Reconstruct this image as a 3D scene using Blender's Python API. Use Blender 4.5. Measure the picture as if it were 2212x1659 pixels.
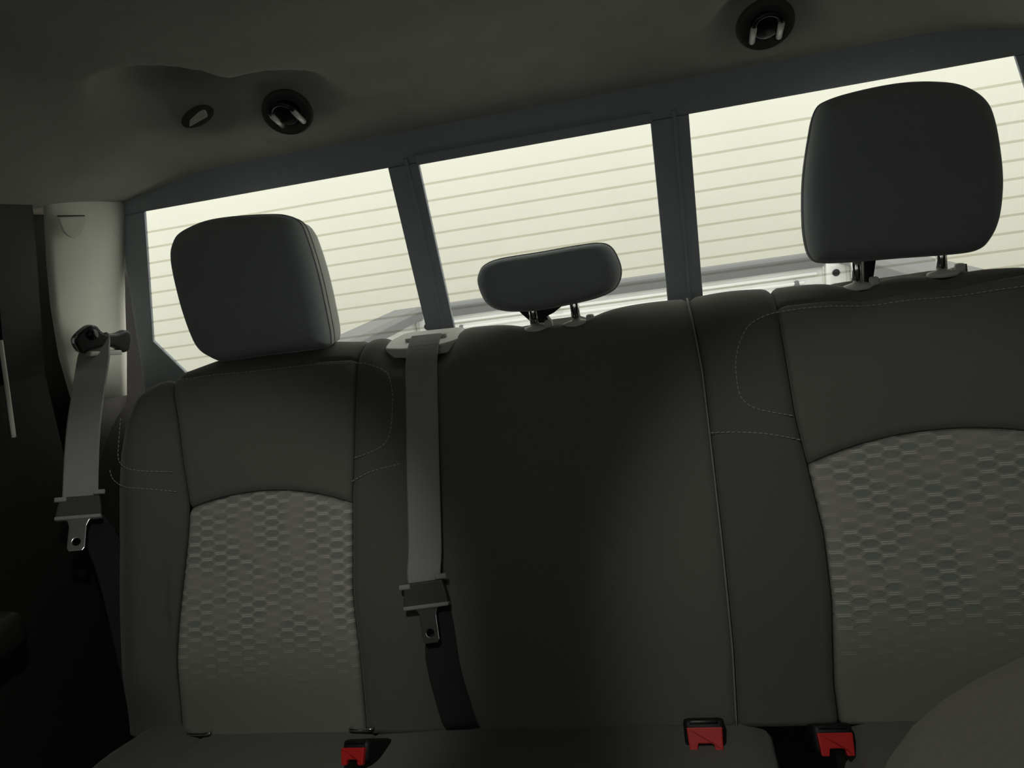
import bpy, bmesh, math, random
from mathutils import Vector, Matrix
random.seed(4)
scn = bpy.context.scene
COL = scn.collection
for o in list(bpy.data.objects):
    bpy.data.objects.remove(o)

# ------------------------------------------------------------------ camera
F, CX, CY = 1661.0, 1106.0, 829.5
CAM = Vector((0.149, 0.0, 0.98))
AX = Vector((0.97247084, -0.11063152, -0.20508812))
AY = Vector((0.17482648, -0.23550684, 0.95601895))
AZ = Vector((-0.15406549, -0.96555538, -0.20968222))
def ray(px, py):
    d = Vector(((px - CX) / F, (py - CY) / F, 1.0))
    return Vector((AX.dot(d), AY.dot(d), AZ.dot(d)))
cam = bpy.data.cameras.new('camera')
camo = bpy.data.objects.new('camera', cam)
COL.objects.link(camo)
cam.sensor_fit = 'HORIZONTAL'
cam.sensor_width = 36.0
cam.lens = F / 2212.0 * 36.0
cam.clip_start = 0.01
right = Vector((AX.x, AY.x, AZ.x)); down = Vector((AX.y, AY.y, AZ.y)); fwd = Vector((AX.z, AY.z, AZ.z))
m = Matrix.Identity(4)
for i in range(3):
    m[i][0] = right[i]; m[i][1] = -down[i]; m[i][2] = -fwd[i]; m[i][3] = CAM[i]
camo.matrix_world = m
scn.camera = camo

# ------------------------------------------------------------------ world, exposure
w = bpy.data.worlds.new('surroundings')
scn.world = w
w.use_nodes = True
bg = w.node_tree.nodes['Background']
bg.inputs[0].default_value = (1.0, 0.985, 0.925, 1)
bg.inputs[1].default_value = 2.0
scn.view_settings.view_transform = 'Standard'
scn.view_settings.look = 'None'
scn.view_settings.gamma = 1.0
scn.view_settings.use_curve_mapping = False
scn.view_settings.exposure = 0.0

FILL_L, FILL_R = 8.0, 6.6  # strengths of the added cabin fill lamps

# ------------------------------------------------------------------ materials
def nodes_of(name):
    mt = bpy.data.materials.new(name)
    mt.use_nodes = True
    return mt, mt.node_tree.nodes, mt.node_tree.links
def pm(name, col, rough=0.6, spec=0.3, metal=0.0, var=0.12, scale=60, bump=0.0, bscale=900, sheen=0.0, coat=0.0):
    mt, N, L = nodes_of(name)
    b = N['Principled BSDF']
    b.inputs['Roughness'].default_value = rough
    b.inputs['Specular IOR Level'].default_value = spec
    b.inputs['Metallic'].default_value = metal
    b.inputs['Sheen Weight'].default_value = sheen
    b.inputs['Sheen Roughness'].default_value = 0.35
    b.inputs['Coat Weight'].default_value = coat
    tc = N.new('ShaderNodeTexCoord')
    nz = N.new('ShaderNodeTexNoise'); nz.inputs['Scale'].default_value = scale; nz.inputs['Detail'].default_value = 4
    L.new(tc.outputs['Object'], nz.inputs['Vector'])
    mr = N.new('ShaderNodeMapRange'); mr.inputs['To Min'].default_value = 1 - var; mr.inputs['To Max'].default_value = 1 + var
    L.new(nz.outputs['Fac'], mr.inputs['Value'])
    mx = N.new('ShaderNodeVectorMath'); mx.operation = 'SCALE'
    mx.inputs[0].default_value = col[:3]
    L.new(mr.outputs[0], mx.inputs['Scale'])
    L.new(mx.outputs[0], b.inputs['Base Color'])
    if bump > 0:
        n2 = N.new('ShaderNodeTexNoise'); n2.inputs['Scale'].default_value = bscale; n2.inputs['Detail'].default_value = 2
        L.new(tc.outputs['Object'], n2.inputs['Vector'])
        bp = N.new('ShaderNodeBump'); bp.inputs['Strength'].default_value = bump; bp.inputs['Distance'].default_value = 0.001
        L.new(n2.outputs['Fac'], bp.inputs['Height'])
        L.new(bp.outputs[0], b.inputs['Normal'])
    return mt
def glass(name, tint, refl=0.06):
    mt, N, L = nodes_of(name)
    N.remove(N['Principled BSDF'])
    out = N['Material Output']
    t = N.new('ShaderNodeBsdfTransparent'); t.inputs[0].default_value = (*tint, 1)
    g = N.new('ShaderNodeBsdfGlossy'); g.inputs['Roughness'].default_value = 0.03
    mix = N.new('ShaderNodeMixShader'); mix.inputs[0].default_value = refl
    L.new(t.outputs[0], mix.inputs[1]); L.new(g.outputs[0], mix.inputs[2]); L.new(mix.outputs[0], out.inputs[0])
    return mt
def insert_material(name, base, dark, light):
    """woven seat insert: offset columns of long hexagon cells with pale double threads between, fading into a darker base towards the bottom"""
    mt, N, L = nodes_of(name)
    b = N['Principled BSDF']; b.inputs['Roughness'].default_value = 0.85; b.inputs['Specular IOR Level'].default_value = 0.15
    uv = N.new('ShaderNodeUVMap'); uv.uv_map = 'metres'
    sp = N.new('ShaderNodeSeparateXYZ'); L.new(uv.outputs[0], sp.inputs[0])
    def M(op, a, b_=None, c=None):
        n = N.new('ShaderNodeMath'); n.operation = op
        for i, v in enumerate((a, b_, c)):
            if v is None: continue
            if isinstance(v, (int, float)): n.inputs[i].default_value = v
            else: L.new(v, n.inputs[i])
        return n.outputs[0]
    x = M('DIVIDE', sp.outputs['X'], 0.0205)
    col = M('FLOOR', x); fx = M('ABSOLUTE', M('SUBTRACT', M('FRACT', x), 0.5))
    par = M('MODULO', M('ABSOLUTE', col), 2.0)
    y = M('ADD', M('DIVIDE', sp.outputs['Y'], 0.0150), M('MULTIPLY', par, 0.5))
    fy = M('ABSOLUTE', M('SUBTRACT', M('FRACT', y), 0.5))
    dist = M('ADD', fy, M('MULTIPLY', M('MAXIMUM', M('SUBTRACT', fx, 0.24), 0.0), 0.75))
    def smooth(v, lo, hi, a, c):
        n = N.new('ShaderNodeMapRange'); n.interpolation_type = 'SMOOTHSTEP'
        n.inputs['From Min'].default_value = lo; n.inputs['From Max'].default_value = hi
        n.inputs['To Min'].default_value = a; n.inputs['To Max'].default_value = c
        L.new(v, n.inputs['Value']); return n.outputs[0]
    cell = smooth(dist, 0.22, 0.30, 1.0, 0.0)
    ln = smooth(M('ABSOLUTE', M('SUBTRACT', fy, 0.425)), 0.018, 0.05, 1.0, 0.0)
    ln = M('MULTIPLY', ln, smooth(fx, 0.34, 0.46, 1.0, 0.0))
    nz = N.new('ShaderNodeTexNoise'); nz.inputs['Scale'].default_value = 26; nz.inputs['Detail'].default_value = 2
    L.new(uv.outputs[0], nz.inputs['Vector'])
    wear = smooth(nz.outputs['Fac'], 0.36, 0.60, 0.15, 1.0)
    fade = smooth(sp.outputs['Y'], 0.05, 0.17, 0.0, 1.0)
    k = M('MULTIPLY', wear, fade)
    def mixc(f, a, c):
        n = N.new('ShaderNodeMix'); n.data_type = 'RGBA'
        L.new(f, n.inputs[0])
        for s, v in ((n.inputs[6], a), (n.inputs[7], c)):
            if isinstance(v, tuple): s.default_value = (*v, 1)
            else: L.new(v, s)
        return n.outputs[2]
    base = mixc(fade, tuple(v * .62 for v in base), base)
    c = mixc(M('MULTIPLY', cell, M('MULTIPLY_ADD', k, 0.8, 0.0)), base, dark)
    c = mixc(M('MULTIPLY', ln, k), c, light)
    L.new(c, b.inputs['Base Color'])
    bp = N.new('ShaderNodeBump'); bp.inputs['Strength'].default_value = 0.5; bp.inputs['Distance'].default_value = 0.0012
    L.new(M('SUBTRACT', M('MULTIPLY', ln, k), M('MULTIPLY', cell, k)), bp.inputs['Height'])
    L.new(bp.outputs[0], b.inputs['Normal'])
    return mt

M_FAB = pm('charcoal_cloth', (0.148, 0.151, 0.134), 0.9, 0.15, bump=0.5, bscale=1400, var=0.10, scale=500, sheen=0.18)
M_FABR = pm('charcoal_cloth_trim', (0.122, 0.125, 0.110), 0.9, 0.15, bump=0.5, bscale=1400, var=0.10, scale=500, sheen=0.18)
M_HEAD = pm('headrest_cloth', (0.33, 0.35, 0.37), 0.9, 0.12, bump=0.4, bscale=1400, var=0.1, scale=500, sheen=0.18)  # charcoal cloth, made paler to carry the glare of the window
M_HEADS = pm('headrest_flank_cloth', (0.40, 0.405, 0.385), 0.85, 0.15, bump=0.5, bscale=1200, var=0.15, scale=300, sheen=0.18)
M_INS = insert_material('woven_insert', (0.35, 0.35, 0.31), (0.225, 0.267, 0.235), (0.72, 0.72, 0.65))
M_THREAD = pm('grey_thread', (0.42, 0.42, 0.38), 0.8, 0.1)
M_PIPE = pm('grey_piping', (0.24, 0.24, 0.22), 0.85, 0.1)
M_FRONT = pm('front_seat_cloth', (0.27, 0.27, 0.24), 0.9, 0.15, bump=0.5, bscale=1400, var=0.10, scale=500)
M_GRIP = pm('dark_grey_grip_plastic', (0.07, 0.07, 0.07), 0.5, 0.3)
M_FOAM = pm('seat_shell', (0.03, 0.03, 0.03), 0.8, 0.2)
M_BLK = pm('black_plastic', (0.012, 0.012, 0.013), 0.55, 0.35, bump=0.15, bscale=700)
M_BLKS = pm('black_gloss_plastic', (0.012, 0.012, 0.014), 0.25, 0.5)
M_DOOR = pm('black_door_trim', (0.014, 0.013, 0.012), 0.6, 0.3, bump=0.3, bscale=500)
M_FRAME = pm('black_ceramic_frame', (0.38, 0.41, 0.455), 0.55, 0.3, var=0.08)
M_LINER = pm('grey_headliner', (0.44, 0.445, 0.405), 0.95, 0.1, bump=0.5, bscale=900, var=0.10, scale=25)
M_CUP = pm('dark_liner_cup', (0.10, 0.104, 0.10), 0.8, 0.2, bump=0.3, bscale=700)
M_PILLAR = pm('light_grey_pillar_plastic', (0.84, 0.85, 0.76), 0.55, 0.3, bump=0.2, bscale=800, var=0.04)
M_CHROME = pm('chrome', (0.75, 0.76, 0.76), 0.12, 0.5, metal=1.0, var=0.03)
M_PIN = pm('satin_pin', (0.95, 0.95, 0.90), 0.38, 0.6, metal=0.15, var=0.02)
M_STEEL = pm('latch_steel', (0.55, 0.55, 0.55), 0.28, 0.5, metal=1.0, var=0.05)
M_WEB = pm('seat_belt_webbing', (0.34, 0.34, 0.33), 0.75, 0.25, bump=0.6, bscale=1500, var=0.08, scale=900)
M_WEBD = pm('seat_belt_shaded_webbing', (0.030, 0.031, 0.033), 0.75, 0.25, bump=0.6, bscale=1500)  # same belt webbing, with its shadow put into the darker colour
M_BEZEL = pm('grey_bezel_plastic', (0.66, 0.65, 0.62), 0.5, 0.3, var=0.04)
M_RED = pm('red_release_button', (0.62, 0.025, 0.022), 0.4, 0.4, var=0.05)
M_CARPET = pm('black_carpet', (0.02, 0.02, 0.02), 0.95, 0.1, bump=1.0, bscale=300)
M_WHITE = pm('white_truck_paint', (0.83, 0.83, 0.82), 0.25, 0.5, coat=0.4, var=0.02, scale=8)
M_CAP = pm('grey_rail_cap_plastic', (0.17, 0.17, 0.178), 0.6, 0.3, var=0.06)
M_WALL = pm('cream_garage_wall', (0.81, 0.797, 0.735), 0.9, 0.1, var=0.035, scale=1.6, bump=0.2, bscale=60)
M_GROUND = pm('pale_concrete', (0.45, 0.44, 0.41), 0.85, 0.2, var=0.1, scale=3)
M_GLASS = glass('clear_glass', (0.93, 0.95, 0.93), 0.03)
M_HEAT = glass('heating_line_print', (0.86, 0.85, 0.81), 0.0)
M_DARKGLASS = glass('deep_tint_glass', (0.010, 0.012, 0.011), 0.05)
M_FRONTGLASS = glass('windscreen_glass', (0.58, 0.60, 0.59), 0.03)

# ------------------------------------------------------------------ helpers
def tag(o, label=None, cat=None, group=None, kind=None):
    if label: o['label'] = label
    if cat: o['category'] = cat
    if group: o['group'] = group
    if kind: o['kind'] = kind
    return o
def link(name, me, mat, parent=None, smooth=True):
    o = bpy.data.objects.new(name, me)
    COL.objects.link(o)
    if mat and not me.materials: me.materials.append(mat)
    if parent: o.parent = parent
    if smooth:
        for p in me.polygons: p.use_smooth = True
    return o
def empty(name, loc=(0, 0, 0)):
    o = bpy.data.objects.new(name, None); COL.objects.link(o)
    o.empty_display_size = 0.05
    o.location = (0, 0, 0)
    return o
def mesh(name, vs, fs, mat, parent=None, smooth=True):
    me = bpy.data.meshes.new(name); me.from_pydata([tuple(v) for v in vs], [], fs); me.validate(); me.update()
    bm = bmesh.new(); bm.from_mesh(me); bmesh.ops.recalc_face_normals(bm, faces=bm.faces); bm.to_mesh(me); bm.free()
    return link(name, me, mat, parent, smooth)
def frame(o, x, y, z):
    mt = Matrix.Identity(4)
    for i in range(3):
        mt[i][0] = x[i]; mt[i][1] = y[i]; mt[i][2] = z[i]; mt[i][3] = o[i]
    return mt
def box(name, c, s, mat, parent=None, bev=0.004, mtx=None, seg=2):
    bm = bmesh.new(); bmesh.ops.create_cube(bm, size=1)
    for v in bm.verts: v.co = Vector((v.co.x * s[0], v.co.y * s[1], v.co.z * s[2]))
    if bev > 0: bmesh.ops.bevel(bm, geom=list(bm.edges), offset=bev, segments=seg, affect='EDGES', profile=0.6)
    for v in bm.verts: v.co += Vector(c)
    if mtx is not None: bmesh.ops.transform(bm, matrix=mtx, verts=bm.verts)
    me = bpy.data.meshes.new(name); bm.to_mesh(me); bm.free()
    return link(name, me, mat, parent)
def prism(name, pts, depth, mat, parent=None, mtx=None, bev=0.0, hole=None, seg=2):
    """outline in local xy, extruded along local z; hole = closed outline cut through it"""
    bm = bmesh.new()
    def ring(z, P): return [bm.verts.new((p[0], p[1], z)) for p in P]
    a = ring(0, pts); b = ring(depth, pts)
    n = len(pts)
    side = [bm.faces.new((a[i], a[(i + 1) % n], b[(i + 1) % n], b[i])) for i in range(n)]
    if hole is None:
        bm.faces.new(list(reversed(a))); bm.faces.new(b)
    else:
        ha = ring(0, hole); hb = ring(depth, hole); k = len(hole)
        for i in range(k): bm.faces.new((ha[(i + 1) % k], ha[i], hb[i], hb[(i + 1) % k]))
        for R, H in ((a, ha), (b, hb)):
            ed = [bm.edges.get((R[i], R[(i + 1) % n])) for i in range(n)] + [bm.edges.get((H[i], H[(i + 1) % k])) for i in range(k)]
            bmesh.ops.triangle_fill(bm, use_beauty=True, edges=ed)
    bmesh.ops.recalc_face_normals(bm, faces=bm.faces)
    if bev > 0:
        ed = [e for e in bm.edges if len(e.link_faces) == 2 and abs(e.verts[0].co.z - e.verts[1].co.z) < 1e-7 and e.calc_face_angle(0) > 0.6]
        bmesh.ops.bevel(bm, geom=ed, offset=bev, segments=seg, affect='EDGES', profile=0.6)
    if mtx is not None: bmesh.ops.transform(bm, matrix=mtx, verts=bm.verts)
    me = bpy.data.meshes.new(name); bm.to_mesh(me); bm.free()
    return link(name, me, mat, parent, smooth=False)
def tube(name, pts, r, mat, parent=None, n=8, closed=False):
    pts = [Vector(p) for p in pts]; vs = []; fs = []
    k = len(pts)
    rr = r if isinstance(r, (list, tuple)) else [r] * k
    up = None
    for i, p in enumerate(pts):
        t = (pts[(i + 1) % k] if (closed or i < k - 1) else p) - (pts[i - 1] if (closed or i > 0) else p)
        t.normalize()
        if up is None:
            up = t.orthogonal().normalized()
        up = (up - t * up.dot(t)).normalized(); sd = t.cross(up)
        for j in range(n):
            a = 2 * math.pi * j / n
            vs.append(p + (up * math.cos(a) + sd * math.sin(a)) * rr[i])
    for i in range(k if closed else k - 1):
        for j in range(n):
            i2 = (i + 1) % k
            fs.append((i * n + j, i * n + (j + 1) % n, i2 * n + (j + 1) % n, i2 * n + j))
    if not closed:
        fs.append(tuple(range(n))); fs.append(tuple((k - 1) * n + j for j in range(n)))
    return mesh(name, vs, fs, mat, parent)
def ribbon(name, pts, wd, width, th, mat, parent=None):
    pts = [Vector(p) for p in pts]; vs = []; fs = []; k = len(pts)
    for i, p in enumerate(pts):
        t = (pts[min(i + 1, k - 1)] - pts[max(i - 1, 0)]).normalized()
        wv = wd[i] if isinstance(wd, list) else wd
        wv = (Vector(wv) - t * t.dot(Vector(wv))).normalized(); nn = t.cross(wv).normalized()
        ww = width[i] if isinstance(width, list) else width
        for a, b in ((-.5, -.5), (-.46, .5), (.46, .5), (.5, -.5)):
            vs.append(p + wv * a * ww + nn * b * th)
    for i in range(k - 1):
        for j in range(4):
            fs.append((i * 4 + j, i * 4 + (j + 1) % 4, i * 4 + 4 + (j + 1) % 4, i * 4 + 4 + j))
    fs.append((0, 1, 2, 3)); fs.append(tuple((k - 1) * 4 + j for j in range(4)))
    o = mesh(name, vs, fs, mat, parent, smooth=False)
    return o
def lathe(name, prof, mtx, mat, parent=None, n=28, sx=1.0, sy=1.0):
    vs = []; fs = []; k = len(prof)
    for r, z in prof:
        for j in range(n):
            a = 2 * math.pi * j / n
            vs.append(mtx @ Vector((r * math.cos(a) * sx, r * math.sin(a) * sy, z)))
    for i in range(k - 1):
        for j in range(n):
            fs.append((i * n + j, i * n + (j + 1) % n, (i + 1) * n + (j + 1) % n, (i + 1) * n + j))
    if prof[0][0] > 1e-6: fs.append(tuple(range(n)))
    if prof[-1][0] > 1e-6: fs.append(tuple((k - 1) * n + j for j in range(n)))
    return mesh(name, vs, fs, mat, parent)
def catmull(P, sub=6, closed=False):
    P = [Vector(p) for p in P]; n = len(P); out = []
    rng = range(n if closed else n - 1)
    for i in rng:
        if closed: a, b, c, d = P[i - 1], P[i], P[(i + 1) % n], P[(i + 2) % n]
        else: a, b, c, d = P[max(i - 1, 0)], P[i], P[i + 1], P[min(i + 2, n - 1)]
        for s in range(sub):
            t = s / sub
            out.append(0.5 * ((2 * b) + (c - a) * t + (2 * a - 5 * b + 4 * c - d) * t * t + (3 * b - a - 3 * c + d) * t ** 3))
    if not closed: out.append(P[-1])
    return out
def interp(tab):
    """piecewise smooth y(x) from a table sorted by x"""
    tab = sorted(tab)
    def f(x):
        if x <= tab[0][0]: return tab[0][1]
        if x >= tab[-1][0]: return tab[-1][1]
        for (x0, y0), (x1, y1) in zip(tab, tab[1:]):
            if x <= x1:
                t = (x - x0) / (x1 - x0)
                return y0 + (y1 - y0) * t
    return f
def hit(px, py, P, N):
    d = ray(px, py); N = Vector(N)
    return CAM + d * ((Vector(P) - CAM).dot(N) / d.dot(N))
def sstep(a, b, x):
    t = max(0, min(1, (x - a) / (b - a))); return t * t * (3 - 2 * t)

# ================================================================== SETTING
def structure(o): o['kind'] = 'structure'; return o
# --- garage around the truck
structure(mesh('ground', [(-9, -9, -.55), (9, -9, -.55), (9, 6.0, -.55), (-9, 6.0, -.55)], [(0, 1, 2, 3)], M_GROUND, smooth=False))
structure(box('wall_far', (0, 6.05, 2.0), (18, .1, 5.1), M_WALL, bev=0))

# --- cab shell
structure(box('floor', (0, -.02, .02), (1.68, 2.72, .04), M_CARPET, bev=0.01))
# rear window plane
WU = Vector((0, -0.212133563, 0.977240682)); WN = WU.cross(Vector((1, 0, 0))).normalized()
KW = 1.12
WP = CAM + ray(1185, 700) / ray(1185, 700).y * 1.15 * 0.95 * KW
WN = Vector((1, 0, 0)).cross(WU)          # points backwards/down
if WN.y < 0: WN = -WN
def win(px, py):
    q = hit(px, py, WP, WN); return (q.x, (q - WP).dot(WU))
def wpos(x, v, d=0.0): return Vector((x, WP.y, WP.z)) + WU * v + WN * d
WFR = frame(Vector((0, WP.y, WP.z)), Vector((1, 0, 0)), WU, WN)
XL = win(322, 600)[0]
vT = sum(win(*p)[1] for p in ((315, 458), (840, 362), (905, 350), (1405, 265), (1487, 240), (2190, 122))) / 6
XC = (win(315, 458)[0] + win(2190, 122)[0]) / 2
tl = win(315, 458); bl = win(333, 735); bl2 = win(400, 800); tr = win(2190, 122)
p1, p1b, p2, p2b = win(840, 362), win(925, 725), win(905, 350), win(985, 720)
p3, p3b, p4, p4b = win(1405, 265), win(1440, 645), win(1487, 240), win(1517, 640)
VB = bl2[1] - 0.05
def rrect(poly, r, n=5):
    out = []; k = len(poly)
    for i in range(k):
        a, b, c = Vector(poly[i - 1]), Vector(poly[i]), Vector(poly[(i + 1) % k])
        u = (a - b).normalized(); v = (c - b).normalized()
        for j in range(n + 1):
            t = j / n
            out.append(((b + u * r * (1 - t) ** 2 + v * r * t ** 2)))
    return [(q.x, q.y) for q in out]
rbx = 2 * XC - bl[0]; rb2x = 2 * XC - bl2[0]
HL = rrect([(bl2[0] + .03, VB), (bl2[0], bl2[1]), bl, (tl[0], vT), (p1[0], vT), (p1b[0], VB)], .006)
HC = rrect([(p2b[0], VB), (p2[0], vT - .002), (p3[0], vT - .002), (p3b[0], VB)], .003)
HR = rrect([(p4b[0], VB), (p4[0], vT), (tr[0], vT), (rbx, bl[1]), (rb2x, bl2[1]), (rb2x - .03, VB)], .006)
window = structure(empty('window_1'))
def frame_bar(name, poly, d0, th, mat=M_FRAME):
    return prism(name, poly, th, mat, window, WFR @ Matrix.Translation((0, 0, d0)), bev=0.002)
top_v = vT + 0.058
o_l, o_r = tl[0] - .05, tr[0] + .05
frame_bar('frame_head', [(o_l, vT), (o_r, vT), (o_r, top_v), (o_l, top_v)], -.004, .007)
frame_bar('frame_jamb', [(bl2[0] + .03, VB), (bl2[0], bl2[1]), bl, (tl[0], vT), (o_l, vT), (o_l - .09, VB)], -.004, .007)
frame_bar('frame_jamb', [(rb2x - .03, VB), (rb2x, bl2[1]), (rbx, bl[1]), (tr[0], vT), (o_r, vT), (o_r + .09, VB)], -.004, .007)
frame_bar('frame_sill', [(o_l - .09, VB - .08), (o_r + .09, VB - .08), (o_r + .09, VB), (o_l - .09, VB)], -.004, .007)
for a, ab, b, bb in ((p1, p1b, p2, p2b), (p3, p3b, p4, p4b)):
    frame_bar('divider', [(ab[0], VB), (bb[0], VB), (b[0], vT), (a[0], vT)], -.006, .010)
    mx_ = (b[0] + a[0]) / 2; mb_ = (bb[0] + ab[0]) / 2
    frame_bar('divider_rib', [(mb_ + .004, VB), (mb_ + .010, VB), (mx_ + .010, vT + .01), (mx_ + .004, vT + .01)], -.009, .006)
frame_bar('slider_rail', [(p2[0] - .003, vT - .003), (p3[0] + .003, vT - .003), (p3[0] + .003, vT + .012), (p2[0] - .003, vT + .012)], -.008, .01)
for h_ in (HL, HC, HR):
    xs = [q[0] for q in h_]
    x0, x1 = min(xs), max(xs)
    prism('pane', [(x0 - .003, VB - .01), (x1 + .003, VB - .01), (x1 + .003, vT + .004), (x0 - .003, vT + .004)], .004, M_GLASS, window, WFR @ Matrix.Translation((0, 0, -.001)))
# heating lines (printed on the inside of the glass)
vline = [win(*p)[1] for p in ((940, 393), (940, 431), (945, 467), (950, 501), (958, 536), (962, 571), (968, 602), (975, 633))]
v0 = win(1000, 384)[1]; v8 = win(980, 634)[1]
STEP = (v0 - v8) / 7
for (h_, ins) in ((HL, 0), (HC, 0), (HR, 0)):
    x0 = min(q[0] for q in h_); x1 = max(q[0] for q in h_)
    for i in range(12):
        v = v0 - i * STEP
        if v < VB + .004: break
        # left and right ends follow the edge of the glass
        def edge(lo):
            best = None
            k = len(h_)
            for j in range(k):
                (ax, ay), (bx, by) = h_[j], h_[(j + 1) % k]
                if (ay - v) * (by - v) <= 0 and abs(ay - by) > 1e-9:
                    x = ax + (bx - ax) * (v - ay) / (by - ay)
                    best = x if best is None else (min(best, x) if lo else max(best, x))
            return best
        a, b = edge(True), edge(False)
        if a is None or b - a < .01: continue
        prism('heating_line', [(a - .002, v - .0017), (b + .002, v - .0017), (b + .002, v + .0017), (a - .002, v + .0017)], .0006, M_HEAT, window, WFR @ Matrix.Translation((0, 0, -.0018)))
# --- wall under and behind the rear seat
yb = WP.y - WU.y * 0
bk = wpos(0, VB - .06)
structure(mesh('wall_back', [(-.84, bk.y + .012, .03), (.84, bk.y + .012, .03), (.84, bk.y + .012, bk.z), (-.84, bk.y + .012, bk.z),
                             (-.84, bk.y + .05, .03), (.84, bk.y + .05, .03), (.84, bk.y + .05, bk.z), (-.84, bk.y + .05, bk.z)],
               [(0, 1, 2, 3), (4, 5, 6, 7), (0, 1, 5, 4), (2, 3, 7, 6), (0, 3, 7, 4), (1, 2, 6, 5)], M_BLK, smooth=False))
# --- headliner: one moulded shell, swept down at the back and at the sides
head_top = wpos(0, top_v - .012)
HY, HZ = head_top.y, head_top.z
POCKETS = []
def liner_z(x, y):
    yy = HY - y
    prof = interp([(0, HZ), (.02, HZ + .004), (.045, HZ + .016), (.10, HZ + .040), (.18, HZ + .066), (.30, HZ + .088), (.50, HZ + .105), (.8, HZ + .112), (1.4, HZ + .09), (1.62, HZ + .06)])
    z = prof(yy)
    ax = abs(x); side = sstep(.50, .76, ax)
    z -= side * max(0, z - (HZ - .034)) * 0.92
    for cx_, cy_, sx_, sy_, dp in POCKETS:
        z += sstep(.03, .12, yy) * dp * math.exp(-(((x - cx_) / sx_) ** 2 + ((y - cy_) / sy_) ** 2) ** 2.5)
    return z
def liner_pt(px, py):
    d = ray(px, py); lo, hi = .2, 1.4
    t = .3
    while t < 3:
        q = CAM + d * t
        if q.z > liner_z(q.x, q.y): break
        t += .002
    return CAM + d * t
for px_, py_, sx_, sy_, dp in ((368, 215, .075, .085, .060), (607, 215, .070, .062, .036), (1655, 60, .062, .075, .040)):
    q_ = liner_pt(px_, py_); POCKETS.append((q_.x, q_.y, sx_, sy_, dp))
nx, ny = 130, 120
vs = []; fs = []
for j in range(ny + 1):
    y = HY - 1.62 * (j / ny) ** 1.25
    for i in range(nx + 1):
        x = -.80 + 1.6 * i / nx
        vs.append(Vector((x, y, liner_z(x, y))))
n1 = len(vs)
for j in range(ny + 1):
    y = HY - 1.62 * (j / ny) ** 1.25
    for i in range(nx + 1):
        x = -.80 + 1.6 * i / nx
        vs.append(Vector((x, y, HZ + .155)))
for j in range(ny):
    for i in range(nx):
        a = j * (nx + 1) + i
        fs.append((a, a + 1, a + nx + 2, a + nx + 1))
        fs.append((n1 + a, n1 + a + 1, n1 + a + nx + 2, n1 + a + nx + 1))
bd = [i for i in range(nx + 1)] + [j * (nx + 1) + nx for j in range(1, ny + 1)] + [ny * (nx + 1) + i for i in range(nx - 1, -1, -1)] + [j * (nx + 1) for j in range(ny - 1, 0, -1)]
for i in range(len(bd)):
    a, b = bd[i], bd[(i + 1) % len(bd)]
    fs.append((a, b, n1 + b, n1 + a))
ceiling = structure(mesh('ceiling', vs, fs, M_LINER))
def liner_n(q):
    e = .01
    zx = (liner_z(q.x + e, q.y) - liner_z(q.x - e, q.y)) / (2 * e); zy = (liner_z(q.x, q.y + e) - liner_z(q.x, q.y - e)) / (2 * e)
    return Vector((zx, zy, -1)).normalized()       # into the cab

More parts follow.
